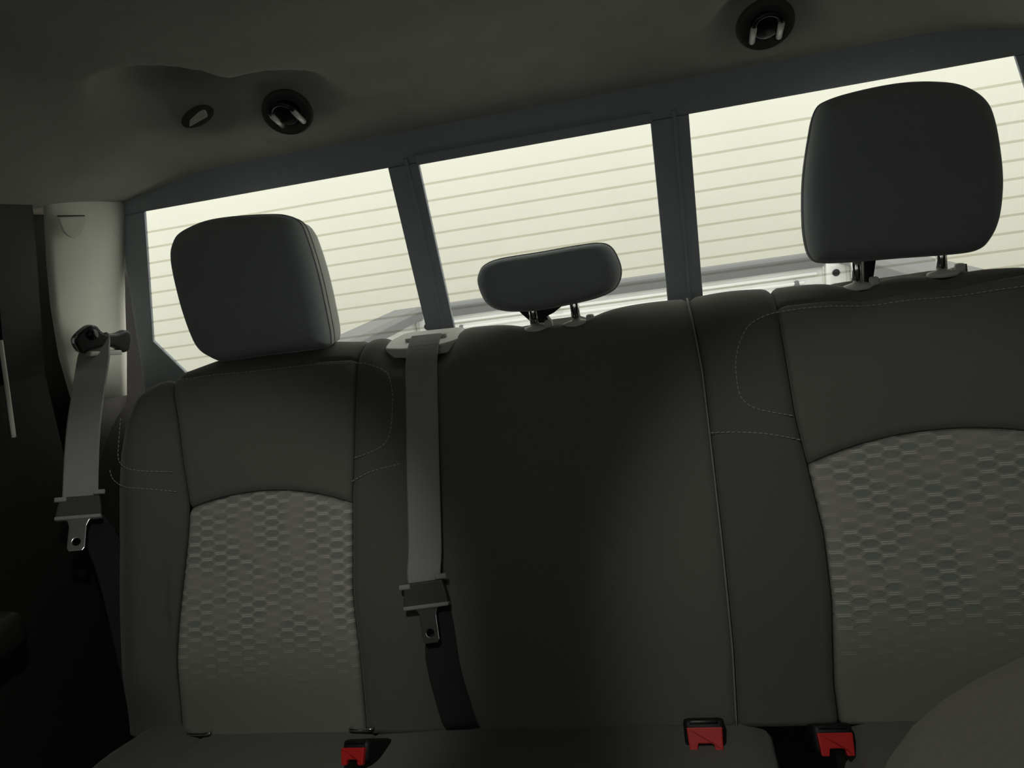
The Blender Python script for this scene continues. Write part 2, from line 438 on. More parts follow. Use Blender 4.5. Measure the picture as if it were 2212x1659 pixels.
# --- sides of the cab (both sides alike): door with glass, rear quarter, pillars
def side(sgn, n):
    X = lambda z: sgn * interp([(0, .76), (.35, .79), (.62, .80), (.86, .785), (1.10, .725), (1.30, .70)])(z)
    def sheet(name, y0, y1, z0, z1, mat, parent=None, th=.03, off=0.0, nz=10):
        vs = []; fs = []
        for k in range(nz + 1):
            z = z0 + (z1 - z0) * k / nz
            for y in (y0, y1):
                vs.append((X(z) + sgn * off, y, z)); vs.append((X(z) + sgn * (off + th), y, z))
        for k in range(nz):
            b = k * 4
            fs += [(b, b + 2, b + 6, b + 4), (b + 1, b + 3, b + 7, b + 5), (b, b + 1, b + 5, b + 4), (b + 2, b + 3, b + 7, b + 6)]
        e = nz * 4
        fs += [(0, 1, 3, 2), (e, e + 1, e + 3, e + 2)]
        return mesh(name, vs, fs, mat, parent, smooth=False)
    nm = 'left' if sgn < 0 else 'right'
    # body side: quarter behind the rear door, pillar between the doors, sill, roof rail, front quarter
    wl = structure(empty('wall_' + nm))
    sheet('rear_quarter_panel', 1.005, 1.30, .03, 1.30, M_DOOR, wl, off=.055)
    sheet('centre_pillar', .02, .17, .03, 1.30, M_BLK, wl)
    sheet('roof_rail', -.45, 1.3, 1.135, 1.30, M_BLK, wl, off=.004)
    sheet('front_quarter_panel', -1.35, -.80, .03, .85, M_DOOR, wl)
    box('door_sill', (sgn * .770, .585, .10), (.07, .83, .14), M_BLK, wl, bev=.02)
    # rear door
    dr = structure(empty('door_%d' % n))
    sheet('door_panel', .172, 1.003, .16, .86, M_DOOR, dr)
    a = box('armrest', (sgn * .765, .52, .55), (.07, .56, .055), M_DOOR, dr, bev=.018)
    sheet('window_frame_rear', .93, 1.003, .86, 1.135, M_BLK, dr)
    sheet('window_frame_front', .172, .23, .86, 1.135, M_BLK, dr)
    sheet('window_frame_head', .23, .93, 1.09, 1.135, M_BLK, dr)
    sheet('pane', .23, .93, .86, 1.09, M_DARKGLASS, dr, th=.004, off=.012)
    # streak of light on the door trim, built as a slim pale strip
    q0, q1 = ((CAM + ray(*p_) * ((-.752 - CAM.x) / ray(*p_).x)) for p_ in ((1, 735), (30, 945)))
    if sgn > 0: q0.x *= -1; q1.x *= -1
    tube('light_streak', catmull([q0, q0.lerp(q1, .5), q1], 4), .003, M_PILLAR, dr)
    # front door
    d2 = structure(empty('door_%d' % (n + 2)))
    sheet('door_panel', -.80, .018, .16, .84, M_DOOR, d2)
    sheet('pane', -.80, .018, .84, 1.135, M_FRONTGLASS, d2, th=.004, off=.012)
side(-1, 1); side(1, 2)
# front of the cab: dashboard, bulkhead, windscreen
structure(box('wall_front', (0, -1.36, .42), (1.7, .06, .80), M_BLK, bev=.01))
dash = box('dashboard', (0, -1.10, .66), (1.54, .46, .28), M_BLK, bev=.06, seg=4)
structure(dash)
ws = structure(empty('window_2'))
yt = HY - 1.62
mesh('pane', [(-.78, -1.33, .80), (.78, -1.33, .80), (.70, yt, HZ + .09), (-.70, yt, HZ + .09), (-.78, -1.335, .804), (.78, -1.335, .804), (.70, yt - .005, HZ + .094), (-.70, yt - .005, HZ + .094)],
     [(0, 1, 2, 3), (4, 5, 6, 7), (0, 1, 5, 4), (1, 2, 6, 5), (2, 3, 7, 6), (3, 0, 4, 7)], M_FRONTGLASS, ws, smooth=False)
for sg in (-1, 1):
    tube('windscreen_pillar', [(sg * .80, -1.33, .80), (sg * .75, -.9, 1.0), (sg * .71, yt, HZ + .08)], .05, M_BLK, ws)

# --- pillar trims beside the rear window
def pillar(sgn, name, ROWS, mat):
    # trim panel: rows from top to bottom: (z, x_front, y_front, x_rear, y_rear)
    T = hit
    rows = []
    for pf, pr, xf in ROWS:
        d = ray(*pf); t = (xf - CAM.x) / d.x; a = CAM + d * t
        d = ray(*pr); zc = a.z
        # rear edge lies on the front face of the window surround
        b = hit(pr[0], pr[1], WP, WN)
        b = b - WN * .010
        rows.append((a, b))
    k = 10; vs = []; fs = []
    for a, b in rows:
        if sgn > 0: a = Vector((-a.x, a.y, a.z)); b = Vector((-b.x, b.y, b.z))
        for i in range(k + 1):
            t = i / k
            q = a.lerp(b, t)
            # front edge rolls outwards, rear edge steps back beside the glass
            q.x -= sgn * -1 * .0
            out = -sgn * (.003 * math.sin(math.pi * min(1, t / .9)))
            q.x += out
            if t < .12: q.x += sgn * (.003 * (1 - t / .12) ** 2)
            if t > .72: q.y += .005 * ((t - .72) / .28) ** 1.2
            vs.append(q)
    R = len(rows)
    for j in range(R - 1):
        for i in range(k): a = j * (k + 1) + i; fs.append((a, a + 1, a + k + 2, a + k + 1))
    n0 = len(vs)
    vs += [v + Vector((sgn * .03, .004 + .06 * (1 - (i_ % (k + 1)) / k), 0)) for i_, v in enumerate(vs)]
    for j in range(R - 1):
        for i in range(k): a = n0 + j * (k + 1) + i; fs.append((a, a + 1, a + k + 2, a + k + 1))
    bd = list(range(k + 1)) + [j * (k + 1) + k for j in range(1, R)] + [(R - 1) * (k + 1) + i for i in range(k - 1, -1, -1)] + [j * (k + 1) for j in range(R - 2, 0, -1)]
    for i in range(len(bd)): a, b = bd[i], bd[(i + 1) % len(bd)]; fs.append((a, b, n0 + b, n0 + a))
    o = structure(mesh(name, vs, fs, mat))
    return o, rows
UP = (((96, 418), (272, 418), -.718), ((97, 440), (272, 440), -.722), ((103, 560), (272, 560), -.742), ((112, 660), (274, 660), -.756), ((130, 770), (277, 760), -.768), ((158, 868), (277, 850), -.775))
LOW = (((158, 868), (277, 850), -.7755), ((165, 960), (262, 960), -.785), ((165, 1100), (240, 1100), -.795), ((165, 1300), (230, 1300), -.795))
trim1, prow = pillar(-1, 'trim_1', UP, M_PILLAR)
trim2, _ = pillar(1, 'trim_2', UP, M_PILLAR)
pillar(-1, 'trim_4', LOW, M_DOOR); pillar(1, 'trim_5', LOW, M_DOOR)
def pil(px, py, off=.012):
    """a point on the left pillar trim"""
    (a0, b0), (a1, b1) = prow[1], prow[4]
    n = (b0 - a0).cross(a1 - a0).normalized()
    if n.x < 0: n = -n
    q = hit(px, py, a0, n)
    return q + n * off, n

# ================================================================== TRUCK BED
bed = empty('truck_bed'); tag(bed, 'white pickup bed with grey rail caps seen through the rear window', 'truck bed')
ZT = .700
box('bed_floor', (0, 2.05, .24), (1.50, 1.30, .04), M_WHITE, bed, bev=.006)
for i in range(9): box('floor_rib', (-.56 + i * .14, 2.05, .266), (.05, 1.26, .014), M_WHITE, bed, bev=.004)
box('bed_front_panel', (0, 1.40, .45), (1.60, .03, .44), M_WHITE, bed, bev=.01)
for sg in (-1, 1):
    cxs = .775 * sg - .0
    box('bed_side', (cxs + sg * .035, 2.06, .44), (.11, 1.36, .50), M_WHITE, bed, bev=.012)
    cap = prism('rail_cap', rrect([(-.068, -.030), (-.068, .004), (-.050, .012), (.050, .012), (.068, .0), (.068, -.03), (.05, -.03), (.048, -.008), (-.052, -.008), (-.054, -.03)], .003, 3), 1.34, M_CAP, bed,
                frame(Vector((cxs + sg * .01, 1.39, ZT)), Vector((1, 0, 0)), Vector((0, 0, 1)), Vector((0, 1, 0))))
    box('rear_bed_post', (sg * .715, 2.715, .45), (.075, .05, .48), M_WHITE, bed, bev=.01)
    box('latch_plate', (sg * .712, 2.689, .635), (.05, .006, .06), M_WHITE, bed, bev=.002)
    lathe('latch_hole', [(0, 0), (.011, 0), (.012, .004), (.009, .005), (0, .003)], frame(Vector((sg * .706, 2.687, .640)), Vector((1, 0, 0)), Vector((0, 0, 1)), Vector((0, -1, 0))), M_BLKS, bed, 16)
tg = empty('tailgate'); tag(tg, 'white closed tailgate with grey cap across the end of the truck bed', 'tailgate')
W2 = .672
box('tailgate_panel', (0, 2.735, .44), (2 * W2, .05, .50), M_WHITE, tg, bev=.008)
prism('tailgate_cap', rrect([(-.040, -.036), (-.040, .002), (-.026, .010), (.030, .010), (.036, .0), (.036, -.03)], .003, 3), 2 * W2, M_CAP, tg,
      frame(Vector((-W2, 2.735, ZT)), Vector((0, 1, 0)), Vector((0, 0, 1)), Vector((1, 0, 0))))
for zz, hh, inset in ((.643, .012, .02), (.618, .010, .06), (.575, .012, .05), (.52, .02, .05)):
    box('pressed_rib', (0, 2.708, zz), (2 * (W2 - inset), .012, hh), M_WHITE, tg, bev=.004, seg=3)
for sg in (-1, 1):
    lathe('rubber_bumper', [(0, .007), (.007, .006), (.010, .003), (.011, 0)], frame(Vector((sg * .585, 2.707, .617)), Vector((1, 0, 0)), Vector((0, 0, 1)), Vector((0, -1, 0))), M_CAP, tg, 16)
    lathe('cable_stud', [(0, .012), (.006, .012), (.007, .0)], frame(Vector((sg * .645, 2.708, .60)), Vector((1, 0, 0)), Vector((0, 0, 1)), Vector((0, -1, 0))), M_CAP, tg, 12)
fc = bpy.data.curves.new('stamped_mark', 'FONT'); fc.body = 'r78'; fc.size = .028; fc.extrude = .0004; fc.align_x = 'CENTER'; fc.align_y = 'CENTER'
tmp = bpy.data.objects.new('tmp', fc); COL.objects.link(tmp)
bpy.context.view_layer.update()
tme = bpy.data.meshes.new_from_object(tmp); bpy.data.objects.remove(tmp)
q = CAM + ray(1203, 672) * (2.7045 / ray(1203, 672).y)
tme.transform(frame(Vector((q.x, 2.7005, q.z)), Vector((1, 0, 0)), Vector((0, 0, 1)), Vector((0, -1, 0))))
link('faint_mark', tme, M_BEZEL, tg, smooth=False)

# ================================================================== REAR SEAT BACKS
SU = Vector((0, 0.333806859, 0.942641491)); SB = Vector((0, 0.942641491, -0.333806859))
S0 = Vector((0, .856, .331))
def spos(x, s, d=0.0): return Vector((x, S0.y, S0.z)) + SU * s + SB * d
def seat(px, py):
    q = hit(px, py, S0, SB); return (q.x, (q - S0).dot(SU))
STOP, RR, TLEN = .553, .072, .035
SR = STOP - RR
def prof(p, h):
    if p <= SR: s, d, a, b = p, 0, 0, -1
    else:
        th = (p - SR) / RR
        if th < math.pi / 2: s, d, a, b = SR + RR * math.sin(th), RR * (1 - math.cos(th)), math.sin(th), -math.cos(th)
        else:
            q = p - SR - RR * math.pi / 2
            if q < TLEN: s, d, a, b = SR + RR, RR + q, 1, 0
            else: s, d, a, b = SR + RR - (q - TLEN), RR + TLEN, 0, 1
    return s + a * h, d + b * h
LTOT = SR + RR * math.pi / 2 + TLEN + .10
def bpos(x, p, h=0.0):
    s, d = prof(p, h); return spos(x, s, d)
def cpos_maker(y0, z0, slope, length, r, drop):
    tf = Vector((0, -math.cos(slope), math.sin(slope))); nn = Vector((0, math.sin(slope), math.cos(slope)))
    def f(x, p, h=0.0):
        if p <= length: q = Vector((x, y0, z0)) + tf * p; n = nn
        else:
            th = (p - length) / r
            if th < math.pi / 2:
                q = Vector((x, y0, z0)) + tf * (length + r * math.sin(th)) - nn * r * (1 - math.cos(th)); n = tf * math.sin(th) + nn * math.cos(th)
            else:
                q = Vector((x, y0, z0)) + tf * (length + r) - nn * (r + p - length - r * math.pi / 2); n = tf
        return q + n * h
    return f
def patch(name, xl, xr, pb, pt, mat, parent, F=bpos, nu=18, nv=40, puff=.006, sink=.007, sw=.010, edge=('seam', 'seam', 'seam', 'seam'), extra=None, round_r=.05, skirt=.10):
    """upholstery panel between x = xl(p) .. xr(p) and p = pb(t) .. pt(t); edges: left, right, bottom, top - 'seam' sinks into a groove, 'round' rolls off, 'flat' stays"""
    vs = []; uvs = []; fs = []
    us = [.5 - .5 * math.cos(math.pi * i / nu) for i in range(nu + 1)]
    us = [.6 * u + .4 * i / nu for i, u in enumerate(us)]
    cols = list(us)
    pre = edge[0] == 'round'; post = edge[1] == 'round'
    for j in range(nv + 1):
        t = .5 - .5 * math.cos(math.pi * j / nv); t = .5 * t + .5 * j / nv
        row = []
        for u in cols:
            p = pb(u) + (pt(u) - pb(u)) * t
            a, b = xl(p), xr(p)
            x = a + (b - a) * u
            h = puff * (math.sin(math.pi * u) ** .7 if u > 0 and u < 1 else 0)
            dl, dr_ = (x - a), (b - x); db, dt = p - pb(u), pt(u) - p
            for e, dd in zip(edge, (dl, dr_, db, dt)):
                if e == 'seam' and dd < sw: h -= sink * (1 - dd / sw) ** 1.6
                elif e == 'round' and dd < round_r: h -= round_r - math.sqrt(max(0, round_r ** 2 - (round_r - dd) ** 2))
            if extra: h += extra(x, p)
            row.append((x, p, h))
        if pre: row = [(row[0][0], row[0][1], row[0][2] - skirt)] + row
        if post: row = row + [(row[-1][0], row[-1][1], row[-1][2] - skirt)]
        for x, p, h in row: vs.append(F(x, p, h)); uvs.append((x, p))
    k = len(row)
    for j in range(nv):
        for i in range(k - 1): a = j * k + i; fs.append((a, a + 1, a + k + 1, a + k))
    me = bpy.data.meshes.new(name); me.from_pydata([tuple(v) for v in vs], [], fs)
    ul = me.uv_layers.new(name='metres')
    for lp in me.loops: ul.data[lp.index].uv = uvs[lp.vertex_index]
    me.update()
    # face the viewer
    o = link(name, me, mat, parent)
    sm = o.modifiers.new('thickness', 'SOLIDIFY'); sm.thickness = .004; sm.offset = -1
    return o
def stitches(name, pts, parent, mat=M_THREAD, ln=.0048, gap=.0018, r=.00075):
    P = [Vector(p) for p in pts]; vs = []; fs = []
    L = [0]
    for a, b in zip(P, P[1:]): L.append(L[-1] + (b - a).length)
    def at(d):
        for i in range(len(P) - 1):
            if d <= L[i + 1]: return P[i].lerp(P[i + 1], (d - L[i]) / max(1e-9, L[i + 1] - L[i]))
        return P[-1]
    d = 0
    while d + ln < L[-1]:
        a, b = at(d), at(d + ln); t = (b - a).normalized(); u = t.orthogonal().normalized(); v = t.cross(u); n0 = len(vs)
        for q, rr in ((a, r * .5), (a.lerp(b, .5), r), (b, r * .5)):
            for j in range(5): an = 2 * math.pi * j / 5; vs.append(q + (u * math.cos(an) + v * math.sin(an)) * rr)
        for s in range(2):
            for j in range(5): fs.append((n0 + s * 5 + j, n0 + s * 5 + (j + 1) % 5, n0 + s * 5 + 5 + (j + 1) % 5, n0 + s * 5 + 5 + j))
        d += ln + gap
    return mesh(name, vs, fs, mat, parent)
def curve_px(pts):
    return interp([(s, x) for x, s in (seat(*p) for p in pts)])
A = curve_px([(370, 835), (380, 900), (391, 1000), (404, 1090), (403, 1150), (396, 1300), (388, 1420), (388, 1580)])
B = curve_px([(766, 800), (762, 900), (760, 1000), (756, 1080), (762, 1280), (775, 1400), (788, 1570)])
SPLIT = curve_px([(1490, 645), (1520, 800), (1536, 935), (1560, 1150), (1585, 1400), (1594, 1560)])
D = curve_px([(1680, 650), (1690, 720), (1720, 900), (1745, 1000), (1780, 1150), (1797, 1300), (1803, 1480)])
def s2p(v):
    return v if v <= SR else SR + RR * math.asin(min(1, (v - SR) / RR))
_o = [seat(*p) for p in ((252, 1560), (244, 1450), (240, 1300), (238, 1150), (238, 1060), (244, 985), (262, 920), (290, 868), (325, 834), (362, 812), (400, 794), (436, 779))]
OUT = interp([(s2p(s_), x_) for x_, s_ in _o] + [(LTOT, _o[-1][0] + .01)])
OUTB = lambda p: min(OUT(p), A(p) - .006)
TOPL = lambda p: max(OUT(p), A(p))
P_SH = s2p(seat(364, 813)[1])
LB = lambda p: -.190
mir = lambda f: (lambda p: -f(p))
A2 = mir(A)
stitch_s = seat(372, 822)[1]
def arc_px(l, mpt, r):
    (x0, s0), (x1, s1), (x2, s2) = seat(*l), seat(*mpt), seat(*r)
    def f(x):
        return s0 * (x - x1) * (x - x2) / ((x0 - x1) * (x0 - x2)) + s1 * (x - x0) * (x - x2) / ((x1 - x0) * (x1 - x2)) + s2 * (x - x0) * (x - x1) / ((x2 - x0) * (x2 - x1))
    return f
arcL = arc_px((405, 1094), (590, 1060), (755, 1080))
aL = lambda u: arcL(-.589 + .289 * u)
arcR = lambda u: arcL(-.589 + .289 * (1 - u))
K = lambda v: (lambda u: v)
# soft relief shared by all panels of the seat back
def relief(x, p):
    ax = abs(x); h = 0
    h += .022 * math.exp(-((ax - .645) / .045) ** 2) * sstep(0, .10, p)           # side bolster stands proud
    h += -.010 * math.exp(-((ax - .445) / .11) ** 2) * sstep(.02, .12, p)         # hollow for the back
    h += .010 * math.exp(-((p - .16) / .10) ** 2) * (1 if ax < .6 else .3)        # lumbar swell
    if p > SR - .02:                                                               # dips around headrest guides and belt outlet
        for cxg, wd, dp in ((.399, .03, .008), (.502, .03, .006), (-.036, .035, .011), (.024, .035, .011)):
            h -= dp * math.exp(-((x - cxg) / wd) ** 2) * sstep(SR - .02, SR + .05, p)
        h += .012 * math.exp(-((x + .45) / .12) ** 4) * sstep(SR - .01, SR + .05, p)
        h -= .028 * math.exp(-((x + .205) / .050) ** 4) * sstep(SR - .01, SR + .04, p)
        h -= .006 * math.exp(-((x + .02) / .12) ** 4) * sstep(SR - .01, SR + .06, p)
    return h
SFR = lambda x0, s0, d0: frame(spos(x0, s0, d0), Vector((1, 0, 0)), SU, SB)
def bench(label):
    o = empty('bench_seat'); return tag(o, label, 'seat', 'rear bench seats')
seatL = bench('wide left and middle rear bench seat in charcoal cloth, left of the long seam')
seatR = bench('narrow right rear bench seat in charcoal cloth, right of the long seam')
sbL = box('backrest', (0, 0, 0), (.86, .40, .05), M_FOAM, seatL, bev=.012, mtx=SFR(-.245, .255, .075))
sbR = box('backrest', (0, 0, 0), (.46, .40, .05), M_FOAM, seatR, bev=.012, mtx=SFR(.425, .255, .075))
# left outboard seat
patch('side_bolster', OUTB, A, K(0), K(P_SH), M_FABR, sbL, edge=('round', 'seam', 'flat', 'flat'), extra=relief, nv=64, nu=20, round_r=.045, puff=.004)
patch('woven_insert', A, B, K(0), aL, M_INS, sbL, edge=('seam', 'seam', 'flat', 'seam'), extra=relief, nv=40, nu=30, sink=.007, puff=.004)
patch('upper_panel', A, B, aL, K(stitch_s), M_FAB, sbL, edge=('seam', 'seam', 'seam', 'flat'), extra=relief, nu=30, sink=.007, puff=.004)
patch('top_roll', TOPL, B, K(stitch_s), K(LTOT), M_FABR, sbL, round_r=.02, skirt=.02, edge=('round', 'seam', 'seam', 'flat'), extra=relief, nu=30, nv=36, sink=.007, puff=.004, sw=.008)
patch('inner_bolster', B, LB, K(0), K(LTOT), M_FABR, sbL, edge=('seam', 'seam', 'flat', 'flat'), extra=relief, nv=64, sink=.007, puff=.004)
patch('middle_panel', LB, SPLIT, K(0), K(LTOT), M_FAB, sbL, edge=('seam', 'seam', 'flat', 'flat'), extra=relief, nv=64, nu=36, sink=.006, puff=.006)
# right outboard seat
OUT2 = mir(OUTB)
patch('inner_bolster', SPLIT, D, K(0), K(LTOT), M_FABR, sbR, edge=('seam', 'seam', 'flat', 'flat'), extra=relief, nv=64, sink=.006, puff=.004)
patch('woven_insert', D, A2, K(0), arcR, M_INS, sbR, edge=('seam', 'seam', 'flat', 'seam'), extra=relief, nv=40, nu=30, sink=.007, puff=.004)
patch('upper_panel', D, A2, arcR, K(stitch_s), M_FAB, sbR, edge=('seam', 'seam', 'seam', 'flat'), extra=relief, nu=30, sink=.007, puff=.004)
patch('top_roll', D, mir(TOPL), K(stitch_s), K(LTOT), M_FABR, sbR, round_r=.02, skirt=.02, edge=('seam', 'round', 'seam', 'flat'), extra=relief, nu=30, nv=36, sink=.007, puff=.004, sw=.008)
patch('side_bolster', A2, OUT2, K(0), K(P_SH), M_FABR, sbR, edge=('seam', 'round', 'flat', 'flat'), extra=relief, nv=64, nu=20, round_r=.045, puff=.004)
# stitching
def st_px(parent, pts, h=.0015, sub=8):
    P = [seat(*p) for p in pts]
    out = []
    for v in catmull([(x, s, 0) for x, s in P], sub):
        out.append(bpos(v.x, v.y, h + relief(v.x, v.y) + .0035))
    return stitches('stitching', out, parent)
st_px(sbL, [(283, 905), (276, 960), (274, 985), (283, 1003), (310, 1014), (350, 1018), (388, 1020)])
st_px(sbL, [(248, 1015), (258, 1035), (290, 1050), (340, 1055), (395, 1063)])
st_px(sbL, [(374, 824), (500, 808), (640, 793), (760, 785), (800, 789), (835, 805), (849, 840), (850, 880), (846, 930), (832, 960), (800, 978), (764, 990)])
st_px(sbL, [(762, 1040), (800, 1020), (835, 1010), (868, 1001)])
st_px(sbR, [(2300, 610), (2212, 620), (2000, 638), (1850, 652), (1720, 668), (1650, 685), (1610, 715), (1590, 770), (1592, 830), (1605, 865), (1640, 885), (1722, 900)])
st_px(sbR, [(1534, 935), (1600, 934), (1660, 938), (1738, 952)])
# piping along the split
pp = [(bpos(SPLIT(p) - .002, p, .003 + relief(SPLIT(p), p) - .002)) for p in [i / 60 * (SR + RR * 1.3) for i in range(61)]]
tube('edge_piping', pp, .0014, M_PIPE, sbL, n=6)
# child-seat anchor bars at the foot of the left seat
for px, py, wd in ((437, 1583, .018), (785, 1568, .016)):
    x, s = seat(px, py)
    g = bpos(x, max(s, .008), .004)
    tube('anchor_bar', catmull([g + Vector((-wd, .02, -.004)), g + Vector((-wd, .0, 0)), g + Vector((-wd * .8, -.006, 0)), g + Vector((wd * .8, -.006, 0)), g + Vector((wd, 0, 0)), g + Vector((wd, .02, -.004))], 4), .0022, M_CHROME, sbL)
# headrest guides
def guide(px, parent, low=False):
    x = px
    p = SR + RR * 1.15
    h0 = relief(x, p) - (.014 if low else 0)
    q = bpos(x, p, h0); n = (bpos(x, p, h0 + .01) - q).normalized(); t = Vector((1, 0, 0)).cross(n)
    mt = frame(q - n * .003, Vector((1, 0, 0)), t, n)
    lathe('guide_base', [(.0, -.004), (.023, -.004), (.024, .003), (.020, .006), (0, .006)], mt, M_BLKS, parent, 24, sx=1.0, sy=.7)
    lathe('guide_collar', [(.0, .006), (.020, .006), (.019, .010), (.010, .013), (0, .013)], mt, M_BEZEL, parent, 24, sx=1.0, sy=.7)
    box('guide_button', (0.020, 0, .013), (.012, .012, .012), M_BEZEL, parent, bev=.004, mtx=mt)
    return q, n

# ================================================================== HEADRESTS
def headrest(name, label, outline, y0, z0, tilt, thick, bulge, posts, parent, taper=.90, post_len=.10, bracket=None, px=True, low=False):
    hu = Vector((0, math.sin(tilt), math.cos(tilt))); hb = Vector((0, math.cos(tilt), -math.sin(tilt)))
    P0 = Vector((0, y0, z0))
    root = empty(name); tag(root, label, 'headrest', 'rear headrests')
    pts = []
    for p in outline:
        if px: q = hit(p[0], p[1], P0, hb); pts.append((q.x, (q - P0).dot(hu), 0))
        else: pts.append((p[0], p[1], 0))
    C_ = catmull(pts, 6, closed=True)
    c = sum(C_, Vector()) / len(C_)
    def build(nm, rings, mat):
        vs = []; fs = []; n = len(C_)
        for sc, dd, in rings:
            for v in C_:
                q = c + (v - c) * sc
                vs.append(Vector((q.x, P0.y, P0.z)) + hu * q.y + hb * dd)
        for i in range(len(rings) - 1):
            for j in range(n): fs.append((i * n + j, i * n + (j + 1) % n, (i + 1) * n + (j + 1) % n, (i + 1) * n + j))
        for i in (0, len(rings) - 1):
            if rings[i][0] < .3:
                fs.append(tuple(i * n + j for j in range(n)))
        return mesh(nm, vs, fs, mat, root)
    fr = [(.02, -bulge), (.25, -bulge * .96), (.5, -bulge * .80), (.7, -bulge * .55), (.84, -bulge * .18), (.92, .004), (.97, .013), (.992, .021), (1.0, .028)]
    build('front_cover', fr, M_HEAD)
    bkr = [(1.0, .028), (.998, .034), (.99, .045), (taper + .055, thick * .72), (taper, thick * .90), (taper - .05, thick * .98), (taper - .2, thick * 1.02), (.3, thick * 1.04), (.02, thick * 1.04)]
    build('rear_cover', bkr, M_HEADS)
    ring = [Vector((v.x, P0.y, P0.z)) + hu * (c + (v - c) * 1.001).y + hb * .029 for v in C_]
    tube('seam_piping', ring, .0016, M_HEADS, root, n=6, closed=True)
    ring2 = [Vector(((c + (v - c) * .993).x, P0.y, P0.z)) + hu * (c + (v - c) * .993).y + hb * .044 for v in C_]
    tube('seam_piping', ring2, .0009, M_HEAD, root, n=6, closed=True)
    lo = min(v.y for v in C_)
    for x in posts:
        q, n = guide(x, parent, low)
        top = Vector((x, P0.y, P0.z)) + hu * (lo + .035) + hb * (thick * .5)
        q2 = q - n * .012
        tube('post', [q2, q2.lerp(top, .5), top], .0066, M_CHROME, root, n=14)
    return root, hu, hb, P0, lo
sb_top = bpos(0, SR + RR * 1.15)
OL = [(352, 560), (357, 520), (375, 496), (420, 476), (480, 466), (560, 461), (600, 464), (628, 478), (645, 515), (668, 590), (688, 680), (697, 735), (690, 752), (640, 760), (540, 772), (465, 783), (438, 776), (412, 756), (392, 715), (370, 645)]
OR_ = [(1744, 470), (1745, 380), (1757, 290), (1771, 230), (1800, 207), (1870, 186), (1960, 169), (2040, 166), (2100, 175), (2145, 205), (2166, 250), (2180, 330), (2184, 400), (2176, 470), (2158, 512), (2130, 536), (2070, 546), (1960, 554), (1850, 563), (1785, 565), (1762, 556), (1750, 525)]
OM = [(1024, 615), (1027, 590), (1040, 573), (1075, 560), (1160, 546), (1240, 532), (1290, 526), (1316, 534), (1333, 562), (1339, 590), (1332, 615), (1315, 632), (1270, 649), (1180, 668), (1130, 674), (1075, 672), (1042, 655)]
headrest('outboard_headrest', 'tall charcoal headrest on left rear seat, pushed fully down', OL, 1.030, .86, math.radians(6), .105, .014, (-.498, -.385), sbL, taper=.895, low=True)
headrest('outboard_headrest', 'tall dark headrest on right rear seat, raised on chrome posts', OR_, 1.030, .86, math.radians(6), .105, .014, (.399, .502), sbR, taper=.90)
rh = bpy.data.objects['outboard_headrest.001']
mh, hu, hb, P0, lo = headrest('middle_headrest', 'small low wide headrest on the middle rear seat', OM, 1.045, .84, math.radians(4), .070, .010, (-.036, .024), sbL, taper=.86)
# black release boots beside the first post
for own, pts_, yy_ in ((rh, [(1866, 540), (1866, 622), (1886, 622), (1889, 590), (1896, 540)], 1.085), (mh, [(1112, 664), (1128, 680), (1150, 699), (1190, 696), (1180, 684), (1196, 676), (1222, 655), (1180, 655)], 1.085)):
    pl = [CAM + ray(*p) * (yy_ / ray(*p).y) for p in pts_]
    prism('release_boot', [(v.x, v.z) for v in pl], .02, M_BLK, own, frame(Vector((0, yy_ + .02, 0)), Vector((1, 0, 0)), Vector((0, 0, 1)), Vector((0, -1, 0))), bev=.002)

# ================================================================== REAR SEAT CUSHIONS
CF = cpos_maker(.905, .322, math.radians(5), .42, .06, .2)
CL = .42 + .06 * math.pi / 2 + .14
def crel(x, p):
    ax = abs(x)
    return .012 * math.exp(-((ax - .63) / .05) ** 2) - .006 * math.exp(-((ax - .44) / .12) ** 2) * sstep(.05, .2, p)
cuL = box('seat_cushion', (-.235, .66, .20), (.86, .42, .16), M_FOAM, seatL, bev=.02)
cuR = box('seat_cushion', (.49, .66, .20), (.36, .42, .16), M_FOAM, seatR, bev=.02)
cA = lambda p: -.565 - .05 * sstep(.05, .3, p)
cB = lambda p: -.300
oL = lambda p: -.655 - .05 * sstep(0, .12, p)
patch('side_bolster', oL, cA, K(0), K(CL), M_FABR, cuL, F=CF, edge=('round', 'seam', 'flat', 'flat'), extra=crel, round_r=.04, skirt=.12)
patch('seat_panel', cA, cB, K(0), K(CL), M_FAB, cuL, F=CF, extra=crel, edge=('seam', 'seam', 'flat', 'flat'))
patch('middle_panel', cB, K(.215), K(0), K(CL), M_FAB, cuL, F=CF, extra=crel, edge=('seam', 'round', 'flat', 'flat'), nu=30, round_r=.025, skirt=.10)
patch('seat_panel', K(.300), mir(cA), K(0), K(CL), M_FAB, cuR, F=CF, extra=crel, edge=('round', 'seam', 'flat', 'flat'), round_r=.03, skirt=.10)
patch('side_bolster', mir(cA), mir(oL), K(0), K(CL), M_FABR, cuR, F=CF, edge=('seam', 'round', 'flat', 'flat'), extra=crel, round_r=.04, skirt=.12)
structure(box('trim_3', (0, .70, .07), (1.36, .36, .07), M_BLK, bev=.01))

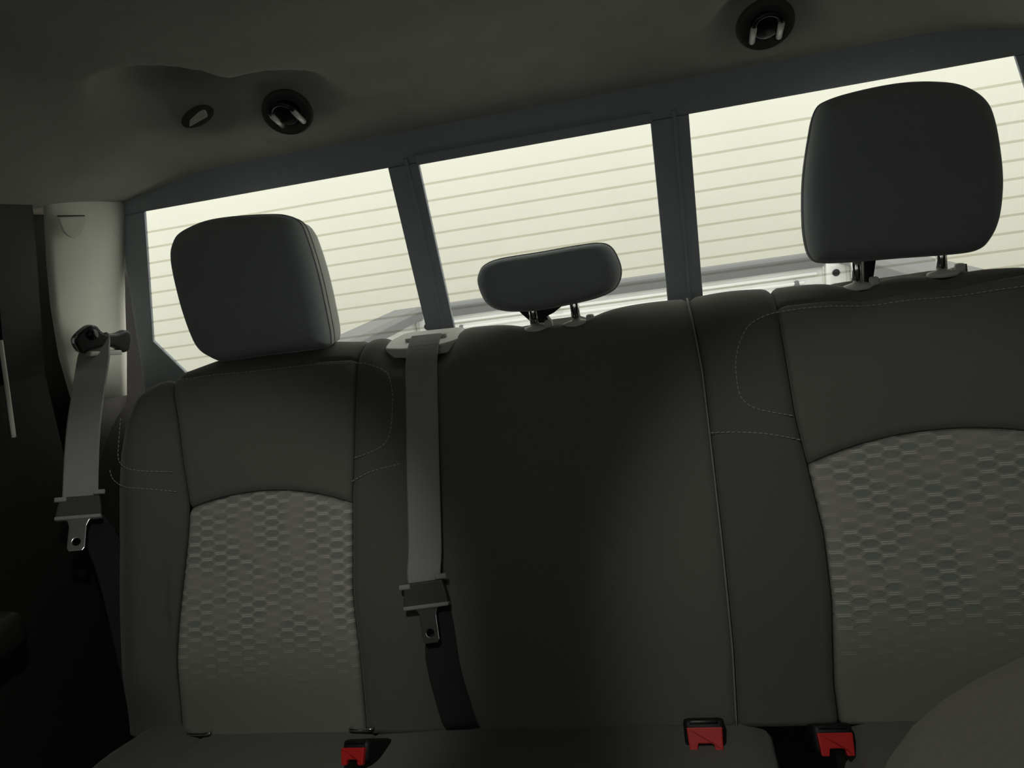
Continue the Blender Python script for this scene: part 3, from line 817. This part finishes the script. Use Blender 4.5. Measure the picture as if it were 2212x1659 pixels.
# ================================================================== BUCKLES
def buckle(px, py, label, wpx, lean, yb0=.815):
    d = ray(px, py); yb_ = yb0
    q = CAM + d * (yb_ / d.y)
    wdt = wpx / F * (q - CAM).dot(fwd)
    n = (Vector((lean, -.80, .60))).normalized()           # the button end looks forward and up at the sitter
    xx = (Vector((1, 0, 0)) - n * n.x).normalized(); yy = n.cross(xx)
    mt = frame(q, xx, yy, n)
    r = empty('seat_belt_buckle'); tag(r, label, 'buckle', 'rear seat belt buckles')
    box('housing', (0, .006, -.036), (wdt * 1.16, wdt * .84, .066), M_BLK, r, bev=.006, mtx=mt)
    hw, hh = wdt / 2, wdt * .31
    ol = rrect([(-hw * .92, -hh), (-hw * .5, -hh), (-hw * .42, -hh * .35), (hw * .42, -hh * .35), (hw * .5, -hh), (hw * .92, -hh), (hw, hh), (-hw, hh)], .0014, 3)
    prism('release_button', ol, .007, M_RED, r, mt @ Matrix.Translation((0, 0, -.003)), bev=.0012)
    box('tongue_slot', (0, hh + .006, -.0022), (wdt * .8, .0035, .004), M_BLKS, r, bev=.0008, mtx=mt)
    st = q - n * .066
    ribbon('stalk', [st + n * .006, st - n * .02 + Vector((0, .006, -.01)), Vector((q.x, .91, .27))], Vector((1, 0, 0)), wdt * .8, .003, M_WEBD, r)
    return r
buckle(764, 1634, 'leftmost red-buttoned buckle, in front of the left rear seat', 56, -.10, .775)
buckle(1524, 1597, 'red-buttoned buckle just left of the long vertical seam', 76, .03)
buckle(1806, 1608, 'rightmost red-buttoned buckle, beside the front seat shoulder', 74, .10)

# ================================================================== SEAT BELTS
def latch_plate(root, mt, w_, steel=M_STEEL):
    """tongue hanging along local -y; local x across the belt, local z towards the viewer"""
    a = w_ * .66
    prism('tongue_grip', rrect([(-a, -.012), (a, -.012), (a * .98, .0), (a * .86, .020), (-a * .86, .020), (-a * .98, .0)], .003, 3), .009, M_GRIP, root, mt @ Matrix.Translation((0, 0, -.004)), bev=.0025)
    box('tongue_grip_rim', (0, -.012, .001), (a * 2.04, .0055, .011), M_WEB, root, bev=.002, mtx=mt)
    t = .0115
    ol = [(-a * .72, -.013), (-a * .5, -.0155), (-t * 1.15, -.019), (-t, -.024), (-t, -.056), (-t * .75, -.060), (t * .75, -.060), (t, -.056), (t, -.024), (t * 1.15, -.019), (a * .5, -.0155), (a * .72, -.013)]
    hole = [(.0055 * math.cos(2 * math.pi * i / 16), -.047 + .0055 * math.sin(2 * math.pi * i / 16)) for i in range(16)]
    prism('tongue', ol, .003, steel, root, mt @ Matrix.Translation((0, 0, -.001)), bev=.0007, hole=list(reversed(hole)))
    for sg in (-1, 1):
        box('grip_tab', (sg * a * .84, .020 + sg * .004, .004), (.016, .007, .005), M_WEB, root, bev=.002, mtx=mt)
# middle belt, out of its outlet on top of the seat back
mb = empty('seat_belt'); tag(mb, 'middle rear seat belt hanging down the front of the seat back', 'seat belt', 'rear seat belts')
bx0, bs0 = seat(925, 800)
path = []
p_ = SR + RR * .86
while p_ > .30:
    x = interp([(.22, seat(925, 1150)[0]), (.45, seat(911, 800)[0]), (.6, seat(917, 745)[0])])(p_)
    path.append(bpos(x, p_, relief(x, min(p_, SR - .03)) * .4 + .008 + .010 * sstep(.5, .3, p_)))
    p_ -= .02
tq = seat(932, 1262)
path += [bpos(seat(924, 1130)[0], .24, .021), bpos(tq[0] - .001, tq[1] + .02, .026), bpos(tq[0], tq[1], .026)]
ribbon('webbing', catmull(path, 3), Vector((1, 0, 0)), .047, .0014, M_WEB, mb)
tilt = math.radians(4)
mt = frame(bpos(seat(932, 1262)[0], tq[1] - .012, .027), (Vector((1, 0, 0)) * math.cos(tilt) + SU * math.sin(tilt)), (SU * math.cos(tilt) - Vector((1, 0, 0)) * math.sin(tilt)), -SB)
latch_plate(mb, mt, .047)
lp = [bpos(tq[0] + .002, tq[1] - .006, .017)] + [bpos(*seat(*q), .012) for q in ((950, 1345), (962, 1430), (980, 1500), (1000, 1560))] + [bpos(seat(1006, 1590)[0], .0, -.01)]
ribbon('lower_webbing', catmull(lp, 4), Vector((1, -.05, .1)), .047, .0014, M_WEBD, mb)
# belt outlet
bo = empty('belt_outlet'); tag(bo, 'pale grey belt outlet plate with black slot on top of the seat back', 'belt outlet')
def outlet_frame(th, hh):
    p = SR + RR * th
    q = bpos(-.203, p, hh); n = (bpos(-.203, p, hh + .01) - q).normalized(); t = n.cross(Vector((1, 0, 0)))
    return frame(q, Vector((1, 0, 0)), t, n)
mt = outlet_frame(.98, -.020)
prism('plate', rrect([(-.056, -.014), (-.024, -.024), (.036, -.024), (.062, -.010), (.058, .034), (-.036, .040), (-.054, .016)], .010, 4), .016, M_BEZEL, bo, mt, bev=.004, seg=3)
box('slot', (.006, .010, .0165), (.060, .0065, .002), M_BLKS, bo, bev=.0008, mtx=mt)
box('lip', (.006, .003, .0175), (.064, .005, .006), M_BEZEL, bo, bev=.002, mtx=mt)
# left belt, hanging from its guide on the pillar
lb = empty('seat_belt'); tag(lb, 'left rear seat belt hanging from the black guide on the pale pillar', 'seat belt', 'rear seat belts')
dq, dn = pil(203, 727, .022)
d_end = Vector((-.728, .890, .655)) 
e = CAM + ray(172, 1105) * (.905 / ray(172, 1105).y)
top = CAM + ray(205, 752) * ((dq.y - .01) / ray(205, 752).y)
wd = (Vector((.80, .45, -.05))).normalized()
mid = top.lerp(e, .5) + Vector((-.004, -.004, -.0))
ribbon('webbing', catmull([top + Vector((0, .004, .02)), top, mid, e], 6), wd, [.040] * 1 + [.043] * 6 + [.047] * 12, .0014, M_WEB, lb)
dirv = (top - e).normalized()
wx = (wd - dirv * wd.dot(dirv)).normalized(); nn = wx.cross(dirv)
if nn.y > 0: nn = -nn; wx = -wx
latch_plate(lb, frame(e + dirv * .002 + nn * .001, dirv.cross(nn), dirv, nn), .045)
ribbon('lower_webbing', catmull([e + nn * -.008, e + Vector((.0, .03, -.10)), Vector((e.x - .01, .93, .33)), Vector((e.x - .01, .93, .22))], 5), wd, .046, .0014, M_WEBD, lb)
gx = Vector((0, .96, -.06)); gx = (gx - dn * gx.dot(dn)).normalized(); gz = dn.cross(gx).normalized()
if gz.z < 0: gz = -gz
gm = frame(dq, gx, gz, dn)
dring = empty('belt_guide'); tag(dring, 'black shoulder belt guide bolted to the pale left pillar', 'belt guide')
L_ = .050
gp = catmull([(-L_ * .9, -.012, 0), (-L_ * .95, .004, 0), (-L_ * .55, .020, 0), (-L_ * .25, .021, 0), (.0, .009, 0), (L_ * .45, .005, 0), (L_ * .85, .009, 0), (L_ * 1.02, .0, 0), (L_ * .98, -.020, 0), (L_ * .70, -.027, 0), (L_ * .3, -.016, 0), (-L_ * .35, -.015, 0), (-L_ * .7, -.021, 0)], 4, closed=True)
prism('guide_body', [(v.x, v.y) for v in gp], .014, M_BLKS, dring, gm @ Matrix.Translation((0, 0, -.012)), bev=.004, seg=3)
lathe('bolt_cover', [(0, .008), (.007, .0075), (.0095, .004), (.010, -.004)], gm @ Matrix.Translation((-L_ * .42, .008, 0)), M_BLKS, dring, 20)
prism('slot_lip', rrect([(-L_ * .55, -.026), (L_ * .62, -.030), (L_ * .60, -.022), (-L_ * .5, -.019)], .002, 3), .012, M_BEZEL, dring, gm @ Matrix.Translation((0, 0, -.008)), bev=.002)
# small cover on the pillar
fq, fn = pil(146, 488, .0095)
gx = (Vector((0, 1, 0)) - fn * fn.y).normalized(); gz = fn.cross(gx)
if gz.z < 0: gz = -gz
fm = frame(fq, gx, gz, fn)
hk = empty('hook_cover'); tag(hk, 'small half-round folding hook cover on the pale left pillar', 'hook cover')
prism('flap', rrect([(-.022, .014), (.022, .014), (.021, .004), (.013, -.012), (.004, -.017), (-.006, -.017), (-.016, -.008)], .005, 4), .004, M_PILLAR, hk, fm, bev=.0012)
box('recess_shadow_gap', (0, .0155, .0008), (.044, .0018, .0016), M_BLK, hk, bev=.0003, mtx=fm)

# ================================================================== HEADLINER FITTINGS
def tether(px, py, label, ang, rx, ry, scale):
    q = liner_pt(px, py); n = liner_n(q)
    gx = (Vector((1, 0, 0)) - n * n.x).normalized(); gy = n.cross(gx)
    ca, sa = math.cos(ang), math.sin(ang)
    gx, gy = gx * ca + gy * sa, gy * ca - gx * sa
    mt = frame(q, gx, gy, n)
    r = empty('coat_hook'); tag(r, label, 'hook', 'headliner hooks')
    lathe('surround', [(0, .002), (.6 * rx, .003), (.86 * rx, .007), (.95 * rx, .010), (1.04 * rx, .006), (1.10 * rx, -.006)], mt, M_CUP, r, 36, 1.0, ry / rx)
    s = scale
    lathe('hook_base', [(0, .012), (.014 * s, .012), (.018 * s, .008), (.019 * s, .0)], mt, M_BLKS, r, 24)
    pd = Vector((0, .93, -.36)).normalized()
    xs = Vector((1, 0, 0)); c0 = q + n * .016 - pd * .012
    up = xs.cross(pd).normalized()
    if up.dot(n) > 0: up = -up
    arc = [c0 + xs * (.0165 * math.cos(a)) - pd * (.010 * math.sin(a)) + up * (.008 * math.sin(a)) for a in [math.pi * k / 12 for k in range(13)]]
    tube('hook_loop', arc, .0034, M_BLKS, r, n=10)
    for sg in (-1, 1):
        a = c0 + xs * sg * .0165; b = a + pd * .034
        tube('hook_pin', [a, a.lerp(b, .06), a.lerp(b, .94), b], [.002, .0040, .0040, .002], M_PIN, r, n=10)
    return r
tether(622, 240, 'black hook with two bright pins in the round headliner cup at left', math.radians(0), .034, .032, 1.0)
tether(1652, 50, 'black hook with two bright pins in the headliner above the right headrest', math.radians(0), .034, .032, 1.0)
q = liner_pt(428, 250); n = liner_n(q)
gx = Vector((.9, -.35, 0)); gx = (gx - n * gx.dot(n)).normalized(); gy = n.cross(gx)
lens = empty('lamp_lens'); tag(lens, 'small pale sliver of a lens in the dark headliner at left', 'lamp')
mt = frame(q, gx, gy, n)
prism('lens', rrect([(-.020, -.006), (.014, -.006), (.018, .004), (.010, .006), (-.012, .002)], .003, 3), .006, M_PILLAR, lens, mt, bev=.0015)
lathe('housing', [(0, .005), (.026, .005), (.032, -.006)], mt, M_CUP, lens, 24, 1.0, .45)

# ================================================================== FILL LAMPS (added to light the cabin, unseen above the camera)
def emit(name, col, k):
    mt, N, L = nodes_of(name); b = N['Principled BSDF']
    b.inputs['Emission Color'].default_value = (*col, 1); b.inputs['Emission Strength'].default_value = k
    return mt
M_FILL = emit('fill_lamp_glow', (1.0, .97, .88), 11.0)  # glow of the added lamp, also lifts the front seat shoulder
ly = .25; lz = liner_z(0, ly)
rl = empty('fill_lamp'); tag(rl, 'added fill lamp with two glowing lenses, unseen above the camera', 'lamp')
box('housing', (0, ly, lz - .002), (.22, .11, .024), M_BLK, rl, bev=.008)
for sg, tgt, pw, ang in ((-1, bpos(*seat(390, 1450)), FILL_L, 50), (1, bpos(*seat(2130, 1370)), FILL_R, 54)):
    src = Vector((sg * .065, ly + .015, lz - .017))
    box('lens', (src.x, src.y, lz - .014), (.06, .05, .004), M_FILL, rl, bev=.0015)
    ld = bpy.data.lights.new('fill_lamp_beam', 'SPOT'); ld.energy = pw; ld.color = (1.0, .97, .90)
    ld.spot_size = math.radians(ang); ld.spot_blend = .6; ld.shadow_soft_size = .02  # cones stand in for the diagonal shade across the seat backs
    lo_ = bpy.data.objects.new('fill_lamp_beam', ld); COL.objects.link(lo_); lo_.parent = rl
    lo_.location = src + Vector((0, 0, -.006))
    lo_.rotation_euler = (Vector(tgt) - src).to_track_quat('-Z', 'Y').to_euler()

# ================================================================== FRONT SEATS
def front_seat(cx, label):
    r = empty('front_seat'); tag(r, label, 'seat', 'front seats')
    tl_ = math.radians(16)
    fu = Vector((0, math.sin(tl_), math.cos(tl_))); fb = Vector((0, math.cos(tl_), -math.sin(tl_)))
    # the front seats face forwards: their front is towards -y
    base = Vector((cx, -.05, .322))
    ol = [(-.205, 0), (-.235, .12), (-.245, .28), (-.243, .40), (-.236, .48), (-.226, .522), (-.205, .560), (-.165, .582), (-.115, .596), (-.05, .602), (.05, .602), (.115, .596), (.165, .582), (.205, .560), (.226, .522), (.236, .48), (.243, .40), (.245, .28), (.235, .12), (.205, 0)]
    C_ = catmull([(a, b, 0) for a, b in ol], 4, closed=True)
    c = Vector((0, .30, 0))
    def shell(nm, rings, mat, sc_extra=0):
        vs = []; fs = []; n = len(C_)
        for sc, dd in rings:
            for v in C_:
                q = Vector((v.x * sc, c.y + (v.y - c.y) * (1 - (1 - sc) * .8), 0))
                wing = -.030 * math.exp(-((abs(q.x) - .20) / .05) ** 2) if dd < .05 else 0
                vs.append(base + Vector((1, 0, 0)) * q.x + fu * q.y + fb * (dd + wing))
        for i in range(len(rings) - 1):
            for j in range(n): fs.append((i * n + j, i * n + (j + 1) % n, (i + 1) * n + (j + 1) % n, (i + 1) * n + j))
        for i in (0, len(rings) - 1):
            if rings[i][0] < .2: fs.append(tuple(i * n + j for j in range(n)))
        return mesh(nm, vs, fs, mat, r)
    shell('backrest_front', [(.02, .0), (.4, .0), (.7, .0), (.80, -.002), (.86, .004), (.90, -.002), (.95, .002), (.985, .012), (1.0, .028), (1.0, .04)], M_FRONT)
    shell('backrest_rear', [(1.0, .04), (1.0, .075), (.985, .095), (.95, .105), (.7, .112), (.02, .114)], M_FRONT)
    ring = [base + Vector((1, 0, 0)) * v.x * 1.0 + fu * v.y + fb * .034 for v in C_]
    tube('seam_piping', ring, .002, M_HEADS, r, n=6, closed=True)
    # headrest
    ho = catmull([(x, y, 0) for x, y in ((-.13, .0), (-.135, .10), (-.11, .165), (-.05, .185), (.05, .185), (.11, .165), (.135, .10), (.13, .0), (.09, -.015), (-.09, -.015))], 4, closed=True)
    hbase = base + fu * .665 + fb * .03
    vs = []; fs = []; n = len(ho)
    rings = [(.02, -.03), (.6, -.03), (.9, -.018), (1.0, .01), (1.0, .05), (.9, .075), (.6, .085), (.02, .085)]
    hc = Vector((0, .085, 0))
    for sc, dd in rings:
        for v in ho: q = hc + (v - hc) * sc; vs.append(hbase + Vector((1, 0, 0)) * q.x + fu * q.y + fb * dd)
    for i in range(len(rings) - 1):
        for j in range(n): fs.append((i * n + j, i * n + (j + 1) % n, (i + 1) * n + (j + 1) % n, (i + 1) * n + j))
    fs.append(tuple(range(n))); fs.append(tuple((len(rings) - 1) * n + j for j in range(n)))
    mesh('headrest', vs, fs, M_HEAD, r)
    for sg in (-1, 1): tube('headrest_post', [base + Vector((sg * .06, 0, 0)) + fu * .58 + fb * .06, base + Vector((sg * .06, 0, 0)) + fu * .70 + fb * .06], .006, M_CHROME, r)
    box('seat_pad', (cx, -.33, .30), (.50, .50, .15), M_FAB, r, bev=.05, seg=4)
    box('seat_base', (cx, -.30, .13), (.40, .42, .20), M_BLK, r, bev=.02)
    return r
front_seat(.403, 'front seat shoulder, grey cloth, cropped by the bottom right corner')
front_seat(-.415, 'other front seat, out of view to the left of the camera')
